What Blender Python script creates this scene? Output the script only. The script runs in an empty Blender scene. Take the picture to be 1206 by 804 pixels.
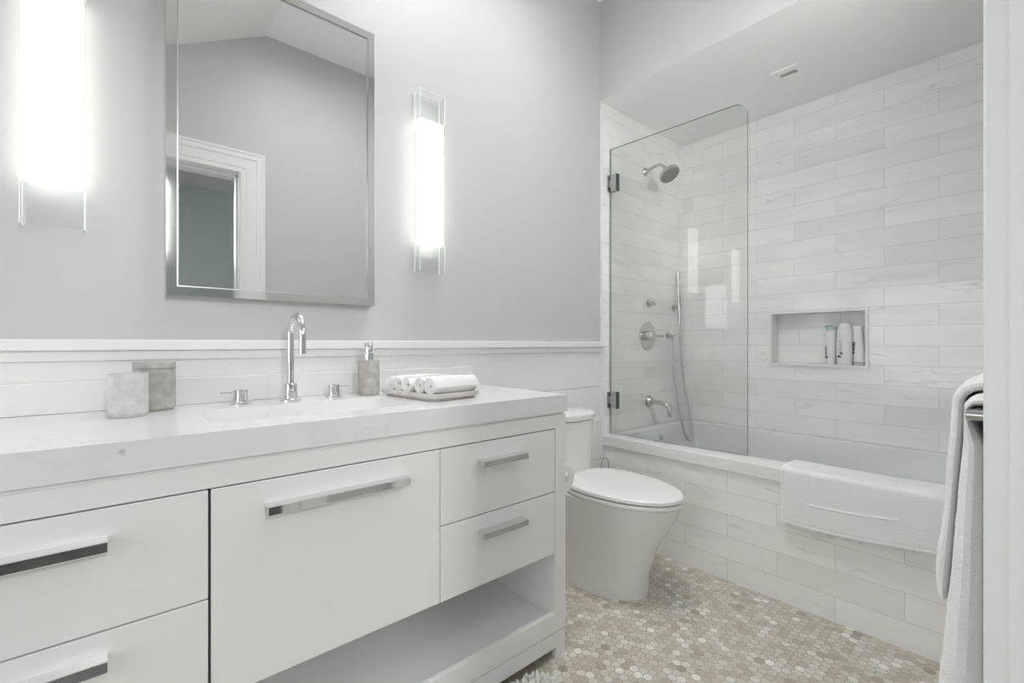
import bpy, bmesh, math, random
from mathutils import Vector, Matrix, noise
random.seed(7)
PI = math.pi
S = bpy.context.scene
COL = S.collection

# ------------------------------------------------------------------ camera, world, lights, exposure
FPX, CX, HY = 536.0, 603.0, 405.0
TH = math.atan2(621, 536)
cam_d = bpy.data.cameras.new('camera'); cam = bpy.data.objects.new('camera', cam_d); COL.objects.link(cam)
cam.location = (0, 0, 1.05); cam.rotation_euler = (PI/2, 0, TH - PI/2)
cam_d.sensor_width = 36; cam_d.lens = FPX/1206*36; cam_d.shift_y = (HY-402)/1206; cam_d.clip_start = 0.01
S.camera = cam
W = bpy.data.worlds.new('world'); S.world = W; W.use_nodes = True
W.node_tree.nodes['Background'].inputs[0].default_value = (0.80, 0.90, 1.0, 1)
W.node_tree.nodes['Background'].inputs[1].default_value = 0.35
S.view_settings.view_transform = 'Standard'; S.view_settings.look = 'None'
S.view_settings.exposure = 1.26; S.view_settings.gamma = 1; S.view_settings.use_curve_mapping = False
def area(name, loc, rot, sx, sy, power, col=(1, 1, 1)):
    d = bpy.data.lights.new(name, 'AREA'); d.shape = 'RECTANGLE'; d.size = sx; d.size_y = sy
    d.energy = power; d.color = col
    o = bpy.data.objects.new(name, d); COL.objects.link(o); o.location = loc; o.rotation_euler = rot
    return o
# fill lights added out of view for soft even light, behind made-up windows and skylight
area('west_fill_light', (-1.46, 0.76, 1.13), (0, -PI/2, 0), 1.26, 1.40, 4.8, (0.97, 0.985, 1.0))  # added fill from the west, behind an invented window
area('overhead_fill_light', (1.05, 0.88, 3.60), (0, 0, 0), 0.68, 0.78, 14.0, (1.0, 1.0, 0.995))  # added overhead fill, shining down an invented skylight well
area('south_fill_light', (1.70, -0.20, 2.04), (math.radians(90), 0, 0), 0.62, 0.70, 3.8, (1.0, 1.0, 0.99))  # added fill for alcove and right-hand drawers, behind an invented high window
area('bedroom_side_fill', (-1.46, -1.55, 1.3), (0, -PI/2, 0), 0.95, 1.7, 4, (0.95, 0.98, 1.0))  # added side fill for the bedroom, behind an invented window
area('doorway_fill_light', (0.12, -2.4, 2.25), (math.radians(62), 0, 0), 0.38, 0.7, 15, (1.0, 0.995, 0.98))  # added fill through the doorway onto the cabinet fronts, no fixture modelled
S.cycles.diffuse_bounces = 10; S.cycles.max_bounces = 16; S.cycles.transparent_max_bounces = 16

# ------------------------------------------------------------------ helpers: materials
def lin(c):
    return tuple((v/255/12.92 if v/255 <= 0.04045 else ((v/255+0.055)/1.055)**2.4) for v in c)
def mat(name, col, rough=0.5, metal=0.0, **kw):
    m = bpy.data.materials.new(name); m.use_nodes = True
    b = m.node_tree.nodes['Principled BSDF']
    b.inputs['Base Color'].default_value = (*col, 1); b.inputs['Roughness'].default_value = rough
    b.inputs['Metallic'].default_value = metal
    for k, v in kw.items(): b.inputs[k.replace('_', ' ')].default_value = v
    return m
class NT:
    def __init__(s, m): s.t = m.node_tree; s.b = s.t.nodes['Principled BSDF']
    def n(s, typ, **kw):
        nd = s.t.nodes.new(typ)
        for k, v in kw.items():
            if k[0] == 'i' and k[1:].isdigit(): nd.inputs[int(k[1:])].default_value = v
            else: setattr(nd, k, v)
        return nd
    def l(s, a, b): s.t.links.new(a, b)
    def ramp(s, src, stops):
        r = s.n('ShaderNodeValToRGB'); e = r.color_ramp.elements
        while len(e) < len(stops): e.new(0.5)
        for k, (p, c) in enumerate(stops): e[k].position = p; e[k].color = (*c, 1)
        s.l(src, r.inputs[0]); return r
    def mix(s, blend, fac, a, b):
        m = s.n('ShaderNodeMix', data_type='RGBA', blend_type=blend)
        for idx, v in ((0, fac), (6, a), (7, b)):
            if hasattr(v, 'links'): s.l(v, m.inputs[idx])
            else: m.inputs[idx].default_value = v if idx == 0 else (*v, 1)
        return m.outputs[2]
    def bump(s, h, strength, dist=0.002, invert=False):
        b = s.n('ShaderNodeBump'); b.invert = invert
        b.inputs['Strength'].default_value = strength; b.inputs['Distance'].default_value = dist
        s.l(h, b.inputs['Height']); s.l(b.outputs[0], s.b.inputs['Normal'])
def paint(name, col, rough=0.5, bump=0.05, scale=300):
    m = mat(name, col, rough); t = NT(m)
    g = t.n('ShaderNodeNewGeometry'); nz = t.n('ShaderNodeTexNoise'); nz.inputs['Scale'].default_value = scale
    t.l(g.outputs['Position'], nz.inputs['Vector']); t.bump(nz.outputs[0], bump, 0.001); return m
def marble_tile(name, axis, c_h, c_z, base=(0.91, 0.908, 0.89), vein=(0.60, 0.595, 0.58)):
    """running-bond 404 x 99 mm marble tile; axis is the horizontal world axis of the wall"""
    m = mat(name, base, 0.10); t = NT(m)
    g = t.n('ShaderNodeNewGeometry'); sx = t.n('ShaderNodeSeparateXYZ'); t.l(g.outputs['Position'], sx.inputs[0])
    cb = t.n('ShaderNodeCombineXYZ'); t.l(sx.outputs[axis], cb.inputs[0]); t.l(sx.outputs[2], cb.inputs[1])
    ad = t.n('ShaderNodeVectorMath', operation='SUBTRACT'); t.l(cb.outputs[0], ad.inputs[0])
    ad.inputs[1].default_value = (c_h - 40.4, c_z - 9.93, 0)
    br = t.n('ShaderNodeTexBrick'); br.offset = 0.5; br.offset_frequency = 2; br.squash = 1
    br.inputs['Color1'].default_value = (0, 0, 0, 1); br.inputs['Color2'].default_value = (1, 1, 1, 1)
    br.inputs['Mortar'].default_value = (0.5, 0.5, 0.5, 1)
    br.inputs['Scale'].default_value = 1; br.inputs['Mortar Size'].default_value = 0.0011
    br.inputs['Mortar Smooth'].default_value = 0.3; br.inputs['Bias'].default_value = 0
    br.inputs['Brick Width'].default_value = 0.404; br.inputs['Row Height'].default_value = 0.0993
    t.l(ad.outputs[0], br.inputs['Vector'])
    # every tile gets its own cut of stone
    mu = t.n('ShaderNodeMath', operation='MULTIPLY'); mu.inputs[1].default_value = 37.0; t.l(br.outputs['Color'], mu.inputs[0])
    rot = t.n('ShaderNodeMapping'); rot.inputs['Rotation'].default_value = (0, 0, math.radians(-9 if axis else 12)); rot.inputs['Scale'].default_value = (1.6, 8.5, 1)
    t.l(ad.outputs[0], rot.inputs['Vector'])
    cz = t.n('ShaderNodeCombineXYZ'); t.l(mu.outputs[0], cz.inputs[2]); t.l(mu.outputs[0], cz.inputs[0])
    a2 = t.n('ShaderNodeVectorMath', operation='ADD'); t.l(rot.outputs[0], a2.inputs[0]); t.l(cz.outputs[0], a2.inputs[1])
    n1 = t.n('ShaderNodeTexNoise'); n1.inputs['Scale'].default_value = 1.3; n1.inputs['Detail'].default_value = 4; n1.inputs['Distortion'].default_value = 0.6
    t.l(a2.outputs[0], n1.inputs['Vector'])
    v1 = t.ramp(n1.outputs[0], [(0.485, (1, 1, 1)), (0.50, (0, 0, 0)), (0.515, (1, 1, 1))])
    n2 = t.n('ShaderNodeTexNoise'); n2.inputs['Scale'].default_value = 1.0; n2.inputs['Detail'].default_value = 3
    t.l(a2.outputs[0], n2.inputs['Vector'])
    v2 = t.ramp(n2.outputs[0], [(0.34, (0.62, 0.62, 0.62)), (0.60, (1, 1, 1))])
    tone = t.ramp(br.outputs['Color'], [(0.0, (0.935, 0.935, 0.93)), (0.10, (0.94, 0.94, 0.935)), (0.14, (1, 1, 1)), (1.0, (1.0, 1.0, 1.0))])
    # veins fade in and out
    n3 = t.n('ShaderNodeTexNoise'); n3.inputs['Scale'].default_value = 2.2; t.l(a2.outputs[0], n3.inputs['Vector'])
    f3 = t.ramp(n3.outputs[0], [(0.50, (0.0, 0.0, 0.0)), (0.70, (0.62, 0.62, 0.62))])
    inv = t.mix('MIX', f3.outputs[0], (1, 1, 1), v1.outputs[0])
    c = t.mix('MIX', v2.outputs[0], tuple(0.5*(a+b) for a, b in zip(base, vein)), base)
    c = t.mix('MIX', inv, vein, c)
    c = t.mix('MULTIPLY', 1.0, c, tone.outputs[0])
    c = t.mix('MIX', br.outputs['Fac'], c, (0.60, 0.597, 0.585))
    t.l(c, t.b.inputs['Base Color'])
    rr = t.ramp(br.outputs['Fac'], [(0, (0.09,)*3), (1, (0.6,)*3)]); t.l(rr.outputs[0], t.b.inputs['Roughness'])
    t.bump(br.outputs['Fac'], 0.35, 0.0006, True)
    return m
def marble_slab(name, base=(0.86, 0.86, 0.85), vein=(0.62, 0.62, 0.61), scale=2.0, rough=0.12, amount=0.25, stain=None):
    m = mat(name, base, rough); t = NT(m)
    g = t.n('ShaderNodeNewGeometry'); n1 = t.n('ShaderNodeTexNoise')
    n1.inputs['Scale'].default_value = scale; n1.inputs['Detail'].default_value = 6; n1.inputs['Distortion'].default_value = 1.2
    t.l(g.outputs['Position'], n1.inputs['Vector'])
    v = t.ramp(n1.outputs[0], [(0.480, (0, 0, 0)), (0.50, (1, 1, 1)), (0.52, (0, 0, 0))])
    mu = t.n('ShaderNodeMath', operation='MULTIPLY'); mu.inputs[1].default_value = amount; t.l(v.outputs[0], mu.inputs[0])
    c = t.mix('MIX', mu.outputs[0], base, vein)
    if stain:   # one small grey inclusion in the stone
        wn = t.n('ShaderNodeTexNoise'); wn.inputs['Scale'].default_value = 90; t.l(g.outputs['Position'], wn.inputs['Vector'])
        vs = t.n('ShaderNodeVectorMath', operation='SCALE'); t.l(wn.outputs[1], vs.inputs[0]); vs.inputs['Scale'].default_value = 0.012
        va_ = t.n('ShaderNodeVectorMath', operation='ADD'); t.l(g.outputs['Position'], va_.inputs[0]); t.l(vs.outputs[0], va_.inputs[1])
        dd = t.n('ShaderNodeVectorMath', operation='DISTANCE'); t.l(va_.outputs[0], dd.inputs[0]); dd.inputs[1].default_value = tuple(q+0.006 for q in stain)
        sr = t.ramp(dd.outputs['Value'], [(0.0, (0.55,)*3), (0.0045, (0.4,)*3), (0.0075, (0,)*3)]); c = t.mix('MIX', sr.outputs[0], c, (0.33, 0.33, 0.33))
    t.l(c, t.b.inputs['Base Color']); return m
def speckle(name, c1, c2, scale, rough=0.7, bump=0.3, dist=0.001):
    m = mat(name, c1, rough); t = NT(m)
    tc = t.n('ShaderNodeTexCoord'); n1 = t.n('ShaderNodeTexNoise'); n1.inputs['Scale'].default_value = scale; n1.inputs['Detail'].default_value = 8
    t.l(tc.outputs['Object'], n1.inputs['Vector'])
    r = t.ramp(n1.outputs[0], [(0.35, c1), (0.68, c2)]); t.l(r.outputs[0], t.b.inputs['Base Color'])
    t.bump(n1.outputs[0], bump, dist); return m
def glass_mat(name, col, rough=0.0, refl=1.8):
    """thin architectural glass: clear transmission plus a true fresnel mirror"""
    m = bpy.data.materials.new(name); m.use_nodes = True; T = m.node_tree; T.nodes.clear()
    o = T.nodes.new('ShaderNodeOutputMaterial'); tr = T.nodes.new('ShaderNodeBsdfTransparent'); gl = T.nodes.new('ShaderNodeBsdfGlossy')
    fr = T.nodes.new('ShaderNodeFresnel'); mx = T.nodes.new('ShaderNodeMixShader')
    ge = T.nodes.new('ShaderNodeNewGeometry'); k1 = T.nodes.new('ShaderNodeMath'); k1.operation = 'SUBTRACT'; k1.inputs[0].default_value = 1.0
    T.links.new(ge.outputs['Backfacing'], k1.inputs[1]); k2 = T.nodes.new('ShaderNodeMath'); k2.operation = 'MULTIPLY'; T.links.new(k1.outputs[0], k2.inputs[0])
    k3 = T.nodes.new('ShaderNodeMath'); k3.operation = 'MULTIPLY'; k3.inputs[1].default_value = refl; k3.use_clamp = True; T.links.new(fr.outputs[0], k3.inputs[0]); T.links.new(k3.outputs[0], k2.inputs[1])
    fr.inputs['IOR'].default_value = 1.5; tr.inputs[0].default_value = (*col, 1); gl.inputs['Roughness'].default_value = rough
    T.links.new(k2.outputs[0], mx.inputs[0]); T.links.new(tr.outputs[0], mx.inputs[1]); T.links.new(gl.outputs[0], mx.inputs[2])
    T.links.new(mx.outputs[0], o.inputs[0]); return m

M = {}
M['wall'] = paint('wall_paint', (0.55, 0.548, 0.54), 0.42)
M['white'] = paint('white_trim_paint', (0.78, 0.78, 0.77), 0.38, 0.02)
M['ceil'] = paint('ceiling_paint', (0.90, 0.897, 0.885), 0.6)
M['green'] = paint('bedroom_wall_paint', (0.58, 0.64, 0.61), 0.6)
M['cab'] = paint('cabinet_lacquer', (0.80, 0.795, 0.78), 0.28, 0.01)
M['cabin'] = paint('cabinet_interior', (0.82, 0.82, 0.81), 0.4, 0.01)
M['gap'] = mat('painted_gap_shade', (0.10, 0.10, 0.10), 0.8)  # dark colour stands in for the shade inside the drawer gaps
M['tile_y'] = marble_tile('marble_tile_long_wall', 1, 0.105, 0.545)
M['tile_ap'] = marble_tile('marble_tile_tub_front', 1, 0.305, -0.009)
M['tile_x'] = marble_tile('marble_tile_end_wall', 0, 0.022, 0.545)
M['quartz'] = marble_slab('countertop_quartz', (0.76, 0.76, 0.757), (0.52, 0.55, 0.56), 1.7, 0.14, 0.16, stain=(0.0027, 1.056, 0.860))
M['ledge'] = marble_slab('marble_ledge', (0.82, 0.815, 0.80), (0.6, 0.6, 0.58), 3.0, 0.15, 0.15)
M['chrome'] = mat('polished_chrome', (0.78, 0.78, 0.77), 0.05, 1.0)
M['nickel'] = mat('shower_chrome', (0.62, 0.62, 0.60), 0.14, 1.0)
M['steel'] = mat('brushed_steel', (0.55, 0.55, 0.54), 0.28, 1.0)
M['mirror'] = mat('mirror_silver', (0.86, 0.865, 0.855), 0.0, 1.0)
M['porcelain'] = mat('white_porcelain', (0.80, 0.79, 0.775), 0.08)
M['acrylic'] = mat('tub_acrylic', (0.74, 0.745, 0.735), 0.12)
M['seat'] = mat('toilet_seat_plastic', (0.82, 0.81, 0.80), 0.16)
M['dark'] = mat('dark_gap', (0.03, 0.03, 0.03), 0.6)
M['rubber'] = mat('dark_rubber', (0.05, 0.05, 0.05), 0.5)
M['concrete'] = speckle('light_concrete', lin((188, 188, 187)), lin((206, 206, 204)), 45, 0.8, 0.25)
M['concrete2'] = speckle('warm_concrete', lin((160, 156, 152)), lin((186, 182, 178)), 40, 0.8, 0.25)
M['tray'] = speckle('tray_resin', lin((190, 186, 182)), lin((208, 205, 201)), 30, 0.6, 0.1)
M['towel'] = speckle('white_terry', (0.86, 0.86, 0.85), (0.92, 0.92, 0.91), 420, 0.95, 0.9, 0.003)
M['towel'].node_tree.nodes['Principled BSDF'].inputs['Sheen Weight'].default_value = 0.3
M['flat_towel'] = speckle('flat_woven_band', (0.80, 0.80, 0.79), (0.84, 0.84, 0.83), 900, 0.9, 0.3, 0.001)
M['paper'] = mat('tissue_paper', (0.84, 0.84, 0.83), 0.9)
M['card'] = mat('cardboard_core', (0.45, 0.36, 0.26), 0.9)
M['glass'] = glass_mat('clear_glass', (0.955, 0.972, 0.962))
M['glass_edge'] = mat('polished_glass_edge', (0.16, 0.20, 0.18), 0.1)
M['box_glass'] = glass_mat('sconce_glass', (0.985, 0.99, 0.988), refl=0.5)
M['edge_glint'] = mat('glass_edge_painted_glint', (0.93, 0.94, 0.93), 0.15)  # white colour stands in for light caught along the clear glass edges
M['lamp'] = mat('sconce_diffuser', (0.9, 0.9, 0.9), 0.5, Emission_Color=(1.0, 0.985, 0.955, 1), Emission_Strength=1.15)
M['bottle'] = mat('bottle_plastic', (0.80, 0.80, 0.79), 0.3)
M['mint'] = mat('mint_cap', (0.50, 0.66, 0.62), 0.35)
M['ink'] = mat('dark_print', (0.03, 0.03, 0.035), 0.5)
M['ink2'] = mat('grey_print', (0.28, 0.28, 0.27), 0.5)
M['shag'] = speckle('shag_pile', (0.66, 0.64, 0.61), (0.78, 0.76, 0.73), 60, 0.95, 0.2)
M['wood'] = speckle('oak_floor', (0.05, 0.05, 0.05), (0.16, 0.15, 0.14), 4, 0.5, 0.05)
M['grout'] = mat('floor_grout', lin((158, 151, 138)), 0.85)
def hex_mat():
    m = mat('hexagon_marble_mosaic', (0.6, 0.57, 0.5), 0.33); t = NT(m)
    g = t.n('ShaderNodeNewGeometry')
    r = t.ramp(g.outputs['Random Per Island'], [(0.0, lin((168, 158, 143))), (0.05, lin((188, 180, 166))), (0.35, lin((200, 194, 181))),
               (0.75, lin((207, 202, 190))), (0.90, lin((214, 210, 200))), (1.0, lin((238, 235, 228)))])
    mu = t.n('ShaderNodeMath', operation='MULTIPLY'); mu.inputs[1].default_value = 91; t.l(g.outputs['Random Per Island'], mu.inputs[0])
    vr = t.n('ShaderNodeVectorRotate', rotation_type='Z_AXIS'); t.l(g.outputs['Position'], vr.inputs['Vector']); t.l(mu.outputs[0], vr.inputs['Angle'])
    wv = t.n('ShaderNodeTexNoise'); mp = t.n('ShaderNodeMapping'); mp.inputs['Scale'].default_value = (25, 160, 25)
    t.l(vr.outputs[0], mp.inputs['Vector']); t.l(mp.outputs[0], wv.inputs['Vector']); wv.inputs['Scale'].default_value = 1.0
    v = t.ramp(wv.outputs[0], [(0.35, (0.89, 0.885, 0.87)), (0.6, (1.03, 1.03, 1.03))])
    t.l(t.mix('MULTIPLY', 1.0, r.outputs[0], v.outputs[0]), t.b.inputs['Base Color']); return m
M['hex'] = hex_mat()

# ------------------------------------------------------------------ helpers: shapes
ORG = {}
def thing(name, label, cat, loc, group=None):
    o = bpy.data.objects.new(name, None); COL.objects.link(o); o.location = loc; o.empty_display_size = 0.05
    o['label'] = label; o['category'] = cat
    if group: o['group'] = group
    ORG[o.name] = Vector(loc); return o
def part(name, bm, m, parent=None, smooth=False, label=None, loc=None):
    """links a bmesh built in world coordinates as ONE mesh; bevels and smooth shading optional"""
    me = bpy.data.meshes.new(name); o = bpy.data.objects.new(name, me); COL.objects.link(o)
    org = ORG[parent.name] if parent else (Vector(loc) if loc else Vector((0, 0, 0)))
    bmesh.ops.recalc_face_normals(bm, faces=bm.faces)
    bmesh.ops.translate(bm, verts=bm.verts, vec=-org)
    if smooth:
        for f in bm.faces: f.smooth = True
        for e in bm.edges:
            if len(e.link_faces) == 2 and e.calc_face_angle(0) > math.radians(35): e.smooth = False
    bm.to_mesh(me); bm.free()
    for k in (m if isinstance(m, (list, tuple)) else [m]): me.materials.append(k)
    if parent: o.parent = parent
    else: o.location = org
    ORG[o.name] = org
    if label: o['label'] = label
    return o
def solo(name, label, cat, bm, m, loc, smooth=False, group=None):
    o = part(name, bm, m, None, smooth, label, loc); o['category'] = cat
    if group: o['group'] = group
    return o
def struct(name, bm, m, smooth=False):
    o = part(name, bm, m, None, smooth); o['kind'] = 'structure'; return o
def B(): return bmesh.new()
def box(bm, x0, x1, y0, y1, z0, z1, bev=0.0, seg=2, mi=0):
    c = [bm.verts.new((x, y, z)) for x in (x0, x1) for y in (y0, y1) for z in (z0, z1)]
    fs = [bm.faces.new([c[i] for i in q]) for q in ((0, 1, 3, 2), (4, 6, 7, 5), (0, 4, 5, 1), (2, 3, 7, 6), (0, 2, 6, 4), (1, 5, 7, 3))]
    for f in fs: f.material_index = mi
    if bev:
        es = list({e for f in fs for e in f.edges}); bmesh.ops.bevel(bm, geom=es, offset=bev, segments=seg, profile=0.5, affect='EDGES', material=-1)
    return bm
def loft(bm, rings, cap0=True, cap1=True, closed=True, mi=0):
    vs = [[bm.verts.new(p) for p in r] for r in rings]; n = len(rings[0])
    for a, b in zip(vs, vs[1:]):
        for i in range(n if closed else n-1):
            f = bm.faces.new((a[i], a[(i+1) % n], b[(i+1) % n], b[i])); f.material_index = mi
    if cap0: bm.faces.new(vs[0][::-1]).material_index = mi
    if cap1: bm.faces.new(vs[-1]).material_index = mi
    return bm
def frame_of(d):
    d = Vector(d).normalized(); a = Vector((0, 0, 1)) if abs(d.z) < 0.95 else Vector((1, 0, 0))
    u = d.cross(a).normalized(); return d, u, d.cross(u).normalized()
def lathe(bm, c, d, prof, n=32, mi=0, caps=True):
    """prof: list of (distance along d, radius)"""
    d, u, v = frame_of(d); c = Vector(c)
    rings = [[c + d*h + (u*math.cos(2*PI*i/n) + v*math.sin(2*PI*i/n))*max(r, 1e-5) for i in range(n)] for h, r in prof]
    return loft(bm, rings, caps, caps, mi=mi)
def smooth_path(pts, n=8):
    P = [Vector(p) for p in pts]; P = [P[0]*2-P[1]] + P + [P[-1]*2-P[-2]]; out = []
    for k in range(1, len(P)-2):
        a, b, c, d = P[k-1:k+3]
        for i in range(n):
            t = i/n; out.append(0.5*((2*b)+(c-a)*t+(2*a-5*b+4*c-d)*t*t+(3*b-a-3*c+d)*t**3))
    out.append(P[-2]); return out
def tube(bm, pts, r, n=14, mi=0):
    P = [Vector(p) for p in pts]; d, u, v = frame_of(P[1]-P[0]); rings = []
    for k, p in enumerate(P):
        t = (P[min(k+1, len(P)-1)] - P[max(k-1, 0)]).normalized()
        u = (u - t*u.dot(t)).normalized(); v = t.cross(u); rr = r[k] if isinstance(r, (list, tuple)) else r
        rings.append([p + (u*math.cos(2*PI*i/n) + v*math.sin(2*PI*i/n))*rr for i in range(n)])
    return loft(bm, rings, mi=mi)
def rrect(x0, x1, y0, y1, r, z=None, n=6):
    out = []
    for cx, cy, a0 in ((x1-r, y1-r, 0), (x0+r, y1-r, PI/2), (x0+r, y0+r, PI), (x1-r, y0+r, 1.5*PI)):
        for i in range(n+1):
            a = a0 + PI/2*i/n; out.append((cx + r*math.cos(a), cy + r*math.sin(a)) + (() if z is None else (z,)))
    return out
def prism_hole(bm, outer, inner, z0, z1, tf=lambda p, z: (p[0], p[1], z)):
    """slab with an outline and a hole; tf maps (p, depth) to 3-D"""
    L = {}
    for z in (z0, z1):
        es = []
        for k, ring in enumerate((outer, inner)):
            vs = [bm.verts.new(tf(p, z)) for p in ring]; L[(z, k)] = vs
            es += [bm.edges.new((vs[i], vs[(i+1) % len(vs)])) for i in range(len(vs))]
        bmesh.ops.triangle_fill(bm, edges=es, use_beauty=True)
    for k in (0, 1):
        a, b = L[(z0, k)], L[(z1, k)]
        for i in range(len(a)): bm.faces.new((a[i], a[(i+1) % len(a)], b[(i+1) % len(a)], b[i]))
    return bm
def extrude_poly(bm, pts, tf, d0, d1, mi=0):
    return loft(bm, [[tf(p, d0) for p in pts], [tf(p, d1) for p in pts]], mi=mi)
def sheet(bm, fn, nu, nv, th, mi=0):
    tf_ = th if callable(th) else (lambda u, v: th)
    """closed thick sheet: fn(u, v) -> (point, outward normal)"""
    top, bot = [], []
    for i in range(nu+1):
        for j in range(nv+1):
            p, nn = fn(i/nu, j/nv); p = Vector(p); nn = Vector(nn).normalized()
            t_h = tf_(i/nu, j/nv)/2; top.append(bm.verts.new(p + nn*t_h)); bot.append(bm.verts.new(p - nn*t_h))
    ix = lambda i, j: i*(nv+1)+j
    for i in range(nu):
        for j in range(nv):
            for L_, fl in ((top, 0), (bot, 1)):
                q = [L_[ix(i, j)], L_[ix(i+1, j)], L_[ix(i+1, j+1)], L_[ix(i, j+1)]]
                bm.faces.new(q[::-1] if fl else q).material_index = mi
    for i in range(nu):
        for j in (0, nv): bm.faces.new((top[ix(i, j)], top[ix(i+1, j)], bot[ix(i+1, j)], bot[ix(i, j)])).material_index = mi
    for j in range(nv):
        for i in (0, nu): bm.faces.new((top[ix(i, j)], top[ix(i, j+1)], bot[ix(i, j+1)], bot[ix(i, j)])).material_index = mi
    return bm
def copy_thing(root, loc, label):
    r = root.copy(); COL.objects.link(r); r.location = loc; r['label'] = label
    for ch in list(root.children):
        c = ch.copy(); COL.objects.link(c); c.parent = r
        for g in list(ch.children):
            d = g.copy(); COL.objects.link(d); d.parent = c
    return r

# ------------------------------------------------------------------ room dimensions
YW = 1.596      # vanity wall
XT = 2.057      # front of the tub
XN = 2.911      # long tiled wall behind the tub
FZ = -0.006     # floor level
XE = 2.02       # plane of the header above the tub
ZA = 2.396      # alcove ceiling
YS = 0.010      # south wall (the wall with the door the camera looks through)
YSB = -0.14
XW = -1.30
ZC = 2.945; XR = 0.687; SL = 0.547
zs = lambda x: ZC - SL*(XR - x)

# floor: hexagon mosaic over grout
bm = B(); box(bm, XW, XT+0.05, YSB, YW+0.02, FZ-0.05, FZ-0.0012, mi=1)
R = 0.0168; dx = R*math.sqrt(3); dy = R*1.5; rr = R*0.945
j = 0; y = -0.02
while y < YW+0.01:
    x = -0.55 + (dx/2 if j % 2 else 0)
    while x < XT+0.01:
        vs = [bm.verts.new((x + rr*math.sin(PI/3*k), y + rr*math.cos(PI/3*k), FZ)) for k in range(6)]; bm.faces.new(vs)
        x += dx
    y += dy; j += 1
struct('floor', bm, [M['hex'], M['grout']])
bm = B(); box(bm, XW, XN, -3.55, YSB, FZ-0.05, FZ-0.001); struct('floor_bedroom', bm, M['wood'])

# north wall: painted above the rail, board panelling below it
bm = B(); box(bm, XW, XE, YW, YW+0.12, 1.034, 3.0); struct('wall_north', bm, M['wall'])
bm = B()
zz = [FZ, 0.212, 0.414, 0.615, 0.815, 1.037]
for a, b in zip(zz, zz[1:]): box(bm, XW, XE+0.012, YW, YW+0.10, a+0.003, b-0.003, 0.0015, 1)
box(bm, XW, XE+0.012, YW+0.006, YW+0.12, FZ, 1.03)
struct('wall_north_panelling', bm, M['white'])
bm = B(); box(bm, XW, XE+0.030, YW-0.024, YW+0.01, 1.033, 1.062, 0.003, 2); struct('trim_1', bm, M['white'])
bm = B(); box(bm, XW, XE+0.010, YW-0.011, YW+0.01, 1.007, 1.033, 0.002, 2); struct('trim_2', bm, M['white'])
bm = B(); box(bm, XE+0.004, XE+0.036, YW-0.006, YW+0.12, FZ, 1.007, 0.002, 2); struct('trim_3', bm, M['white'])
bm = B(); box(bm, XE+0.004, XE+0.020, YW-0.007, YW+0.12, 1.062, ZA, 0.002, 2); struct('trim_4', bm, M['white'])
# west wall, low under the slope, with unseen window openings added for fill light
bm = B(); wy0, wy1, wz0, wz1 = 0.06, 1.46, 0.50, 1.76
for a in ((YSB, wy0, FZ, 1.93), (wy1, YW+0.1, FZ, 1.93), (wy0, wy1, FZ, wz0), (wy0, wy1, wz1, 1.93)): box(bm, XW-0.12, XW, *a)
for a in ((-3.6, -2.4, FZ, 1.93), (-0.7, YSB, FZ, 1.93), (-2.4, -0.7, FZ, 0.8), (-2.4, -0.7, 1.76, 1.93)): box(bm, XW-0.12, XW, *a)
struct('wall_west', bm, M['wall'])
def added_window_frame(name, y0, y1, z0, z1):
    bm = B(); prism_hole(bm, [(y0-0.07, z0-0.07), (y1+0.07, z0-0.07), (y1+0.07, z1+0.07), (y0-0.07, z1+0.07)], [(y0, z0), (y1, z0), (y1, z1), (y0, z1)], XW, XW+0.02, lambda p, d: (d, p[0], p[1]))
    struct(name, bm, M['white'])
added_window_frame('added_window_1', wy0, wy1, wz0, wz1); added_window_frame('added_window_2', -2.4, -0.7, 0.8, 1.76)  # unseen windows added around the west and bedroom fill lights
# ceiling: slope west of x=0.66, flat east of it, skylight well added for overhead fill, out of view
sk = (0.70, 1.40, 0.48, 1.28)
bm = B()
for a in ((XR, sk[0], -3.6, YW+0.1), (sk[1], XN+0.1, -3.6, YW+0.1), (sk[0], sk[1], -3.6, sk[2]), (sk[0], sk[1], sk[3], YW+0.1)): box(bm, a[0], a[1], a[2], a[3], ZC, ZC+0.08)
t_ = 0.02
for a in ((sk[0]-t_, sk[0], sk[2]-t_, sk[3]+t_), (sk[1], sk[1]+t_, sk[2]-t_, sk[3]+t_), (sk[0], sk[1], sk[2]-t_, sk[2]), (sk[0], sk[1], sk[3], sk[3]+t_)): box(bm, *a, ZC, ZC+0.72)
struct('ceiling', bm, M['ceil'])
bm = B(); extrude_poly(bm, [(XR, ZC), (XR, ZC+0.09), (XW-0.1, zs(XW-0.1)+0.09), (XW-0.1, zs(XW-0.1))], lambda p, d: (p[0], d, p[1]), -3.6, YW+0.1)
struct('ceiling_slope', bm, M['ceil'])
# header over the tub and alcove ceiling
bm = B(); box(bm, XE, XE+0.10, YSB, YW+0.12, ZA+0.0008, ZC+0.02); struct('wall_header', bm, M['wall'])
bm = B(); box(bm, XE+0.001, XN+0.15, YSB, YW+0.12, ZA, ZA+0.0008); box(bm, XE+0.10, XN+0.15, YSB, YW+0.12, ZA+0.0008, ZA+0.05)
struct('ceiling_alcove', bm, M['ceil'])
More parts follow.
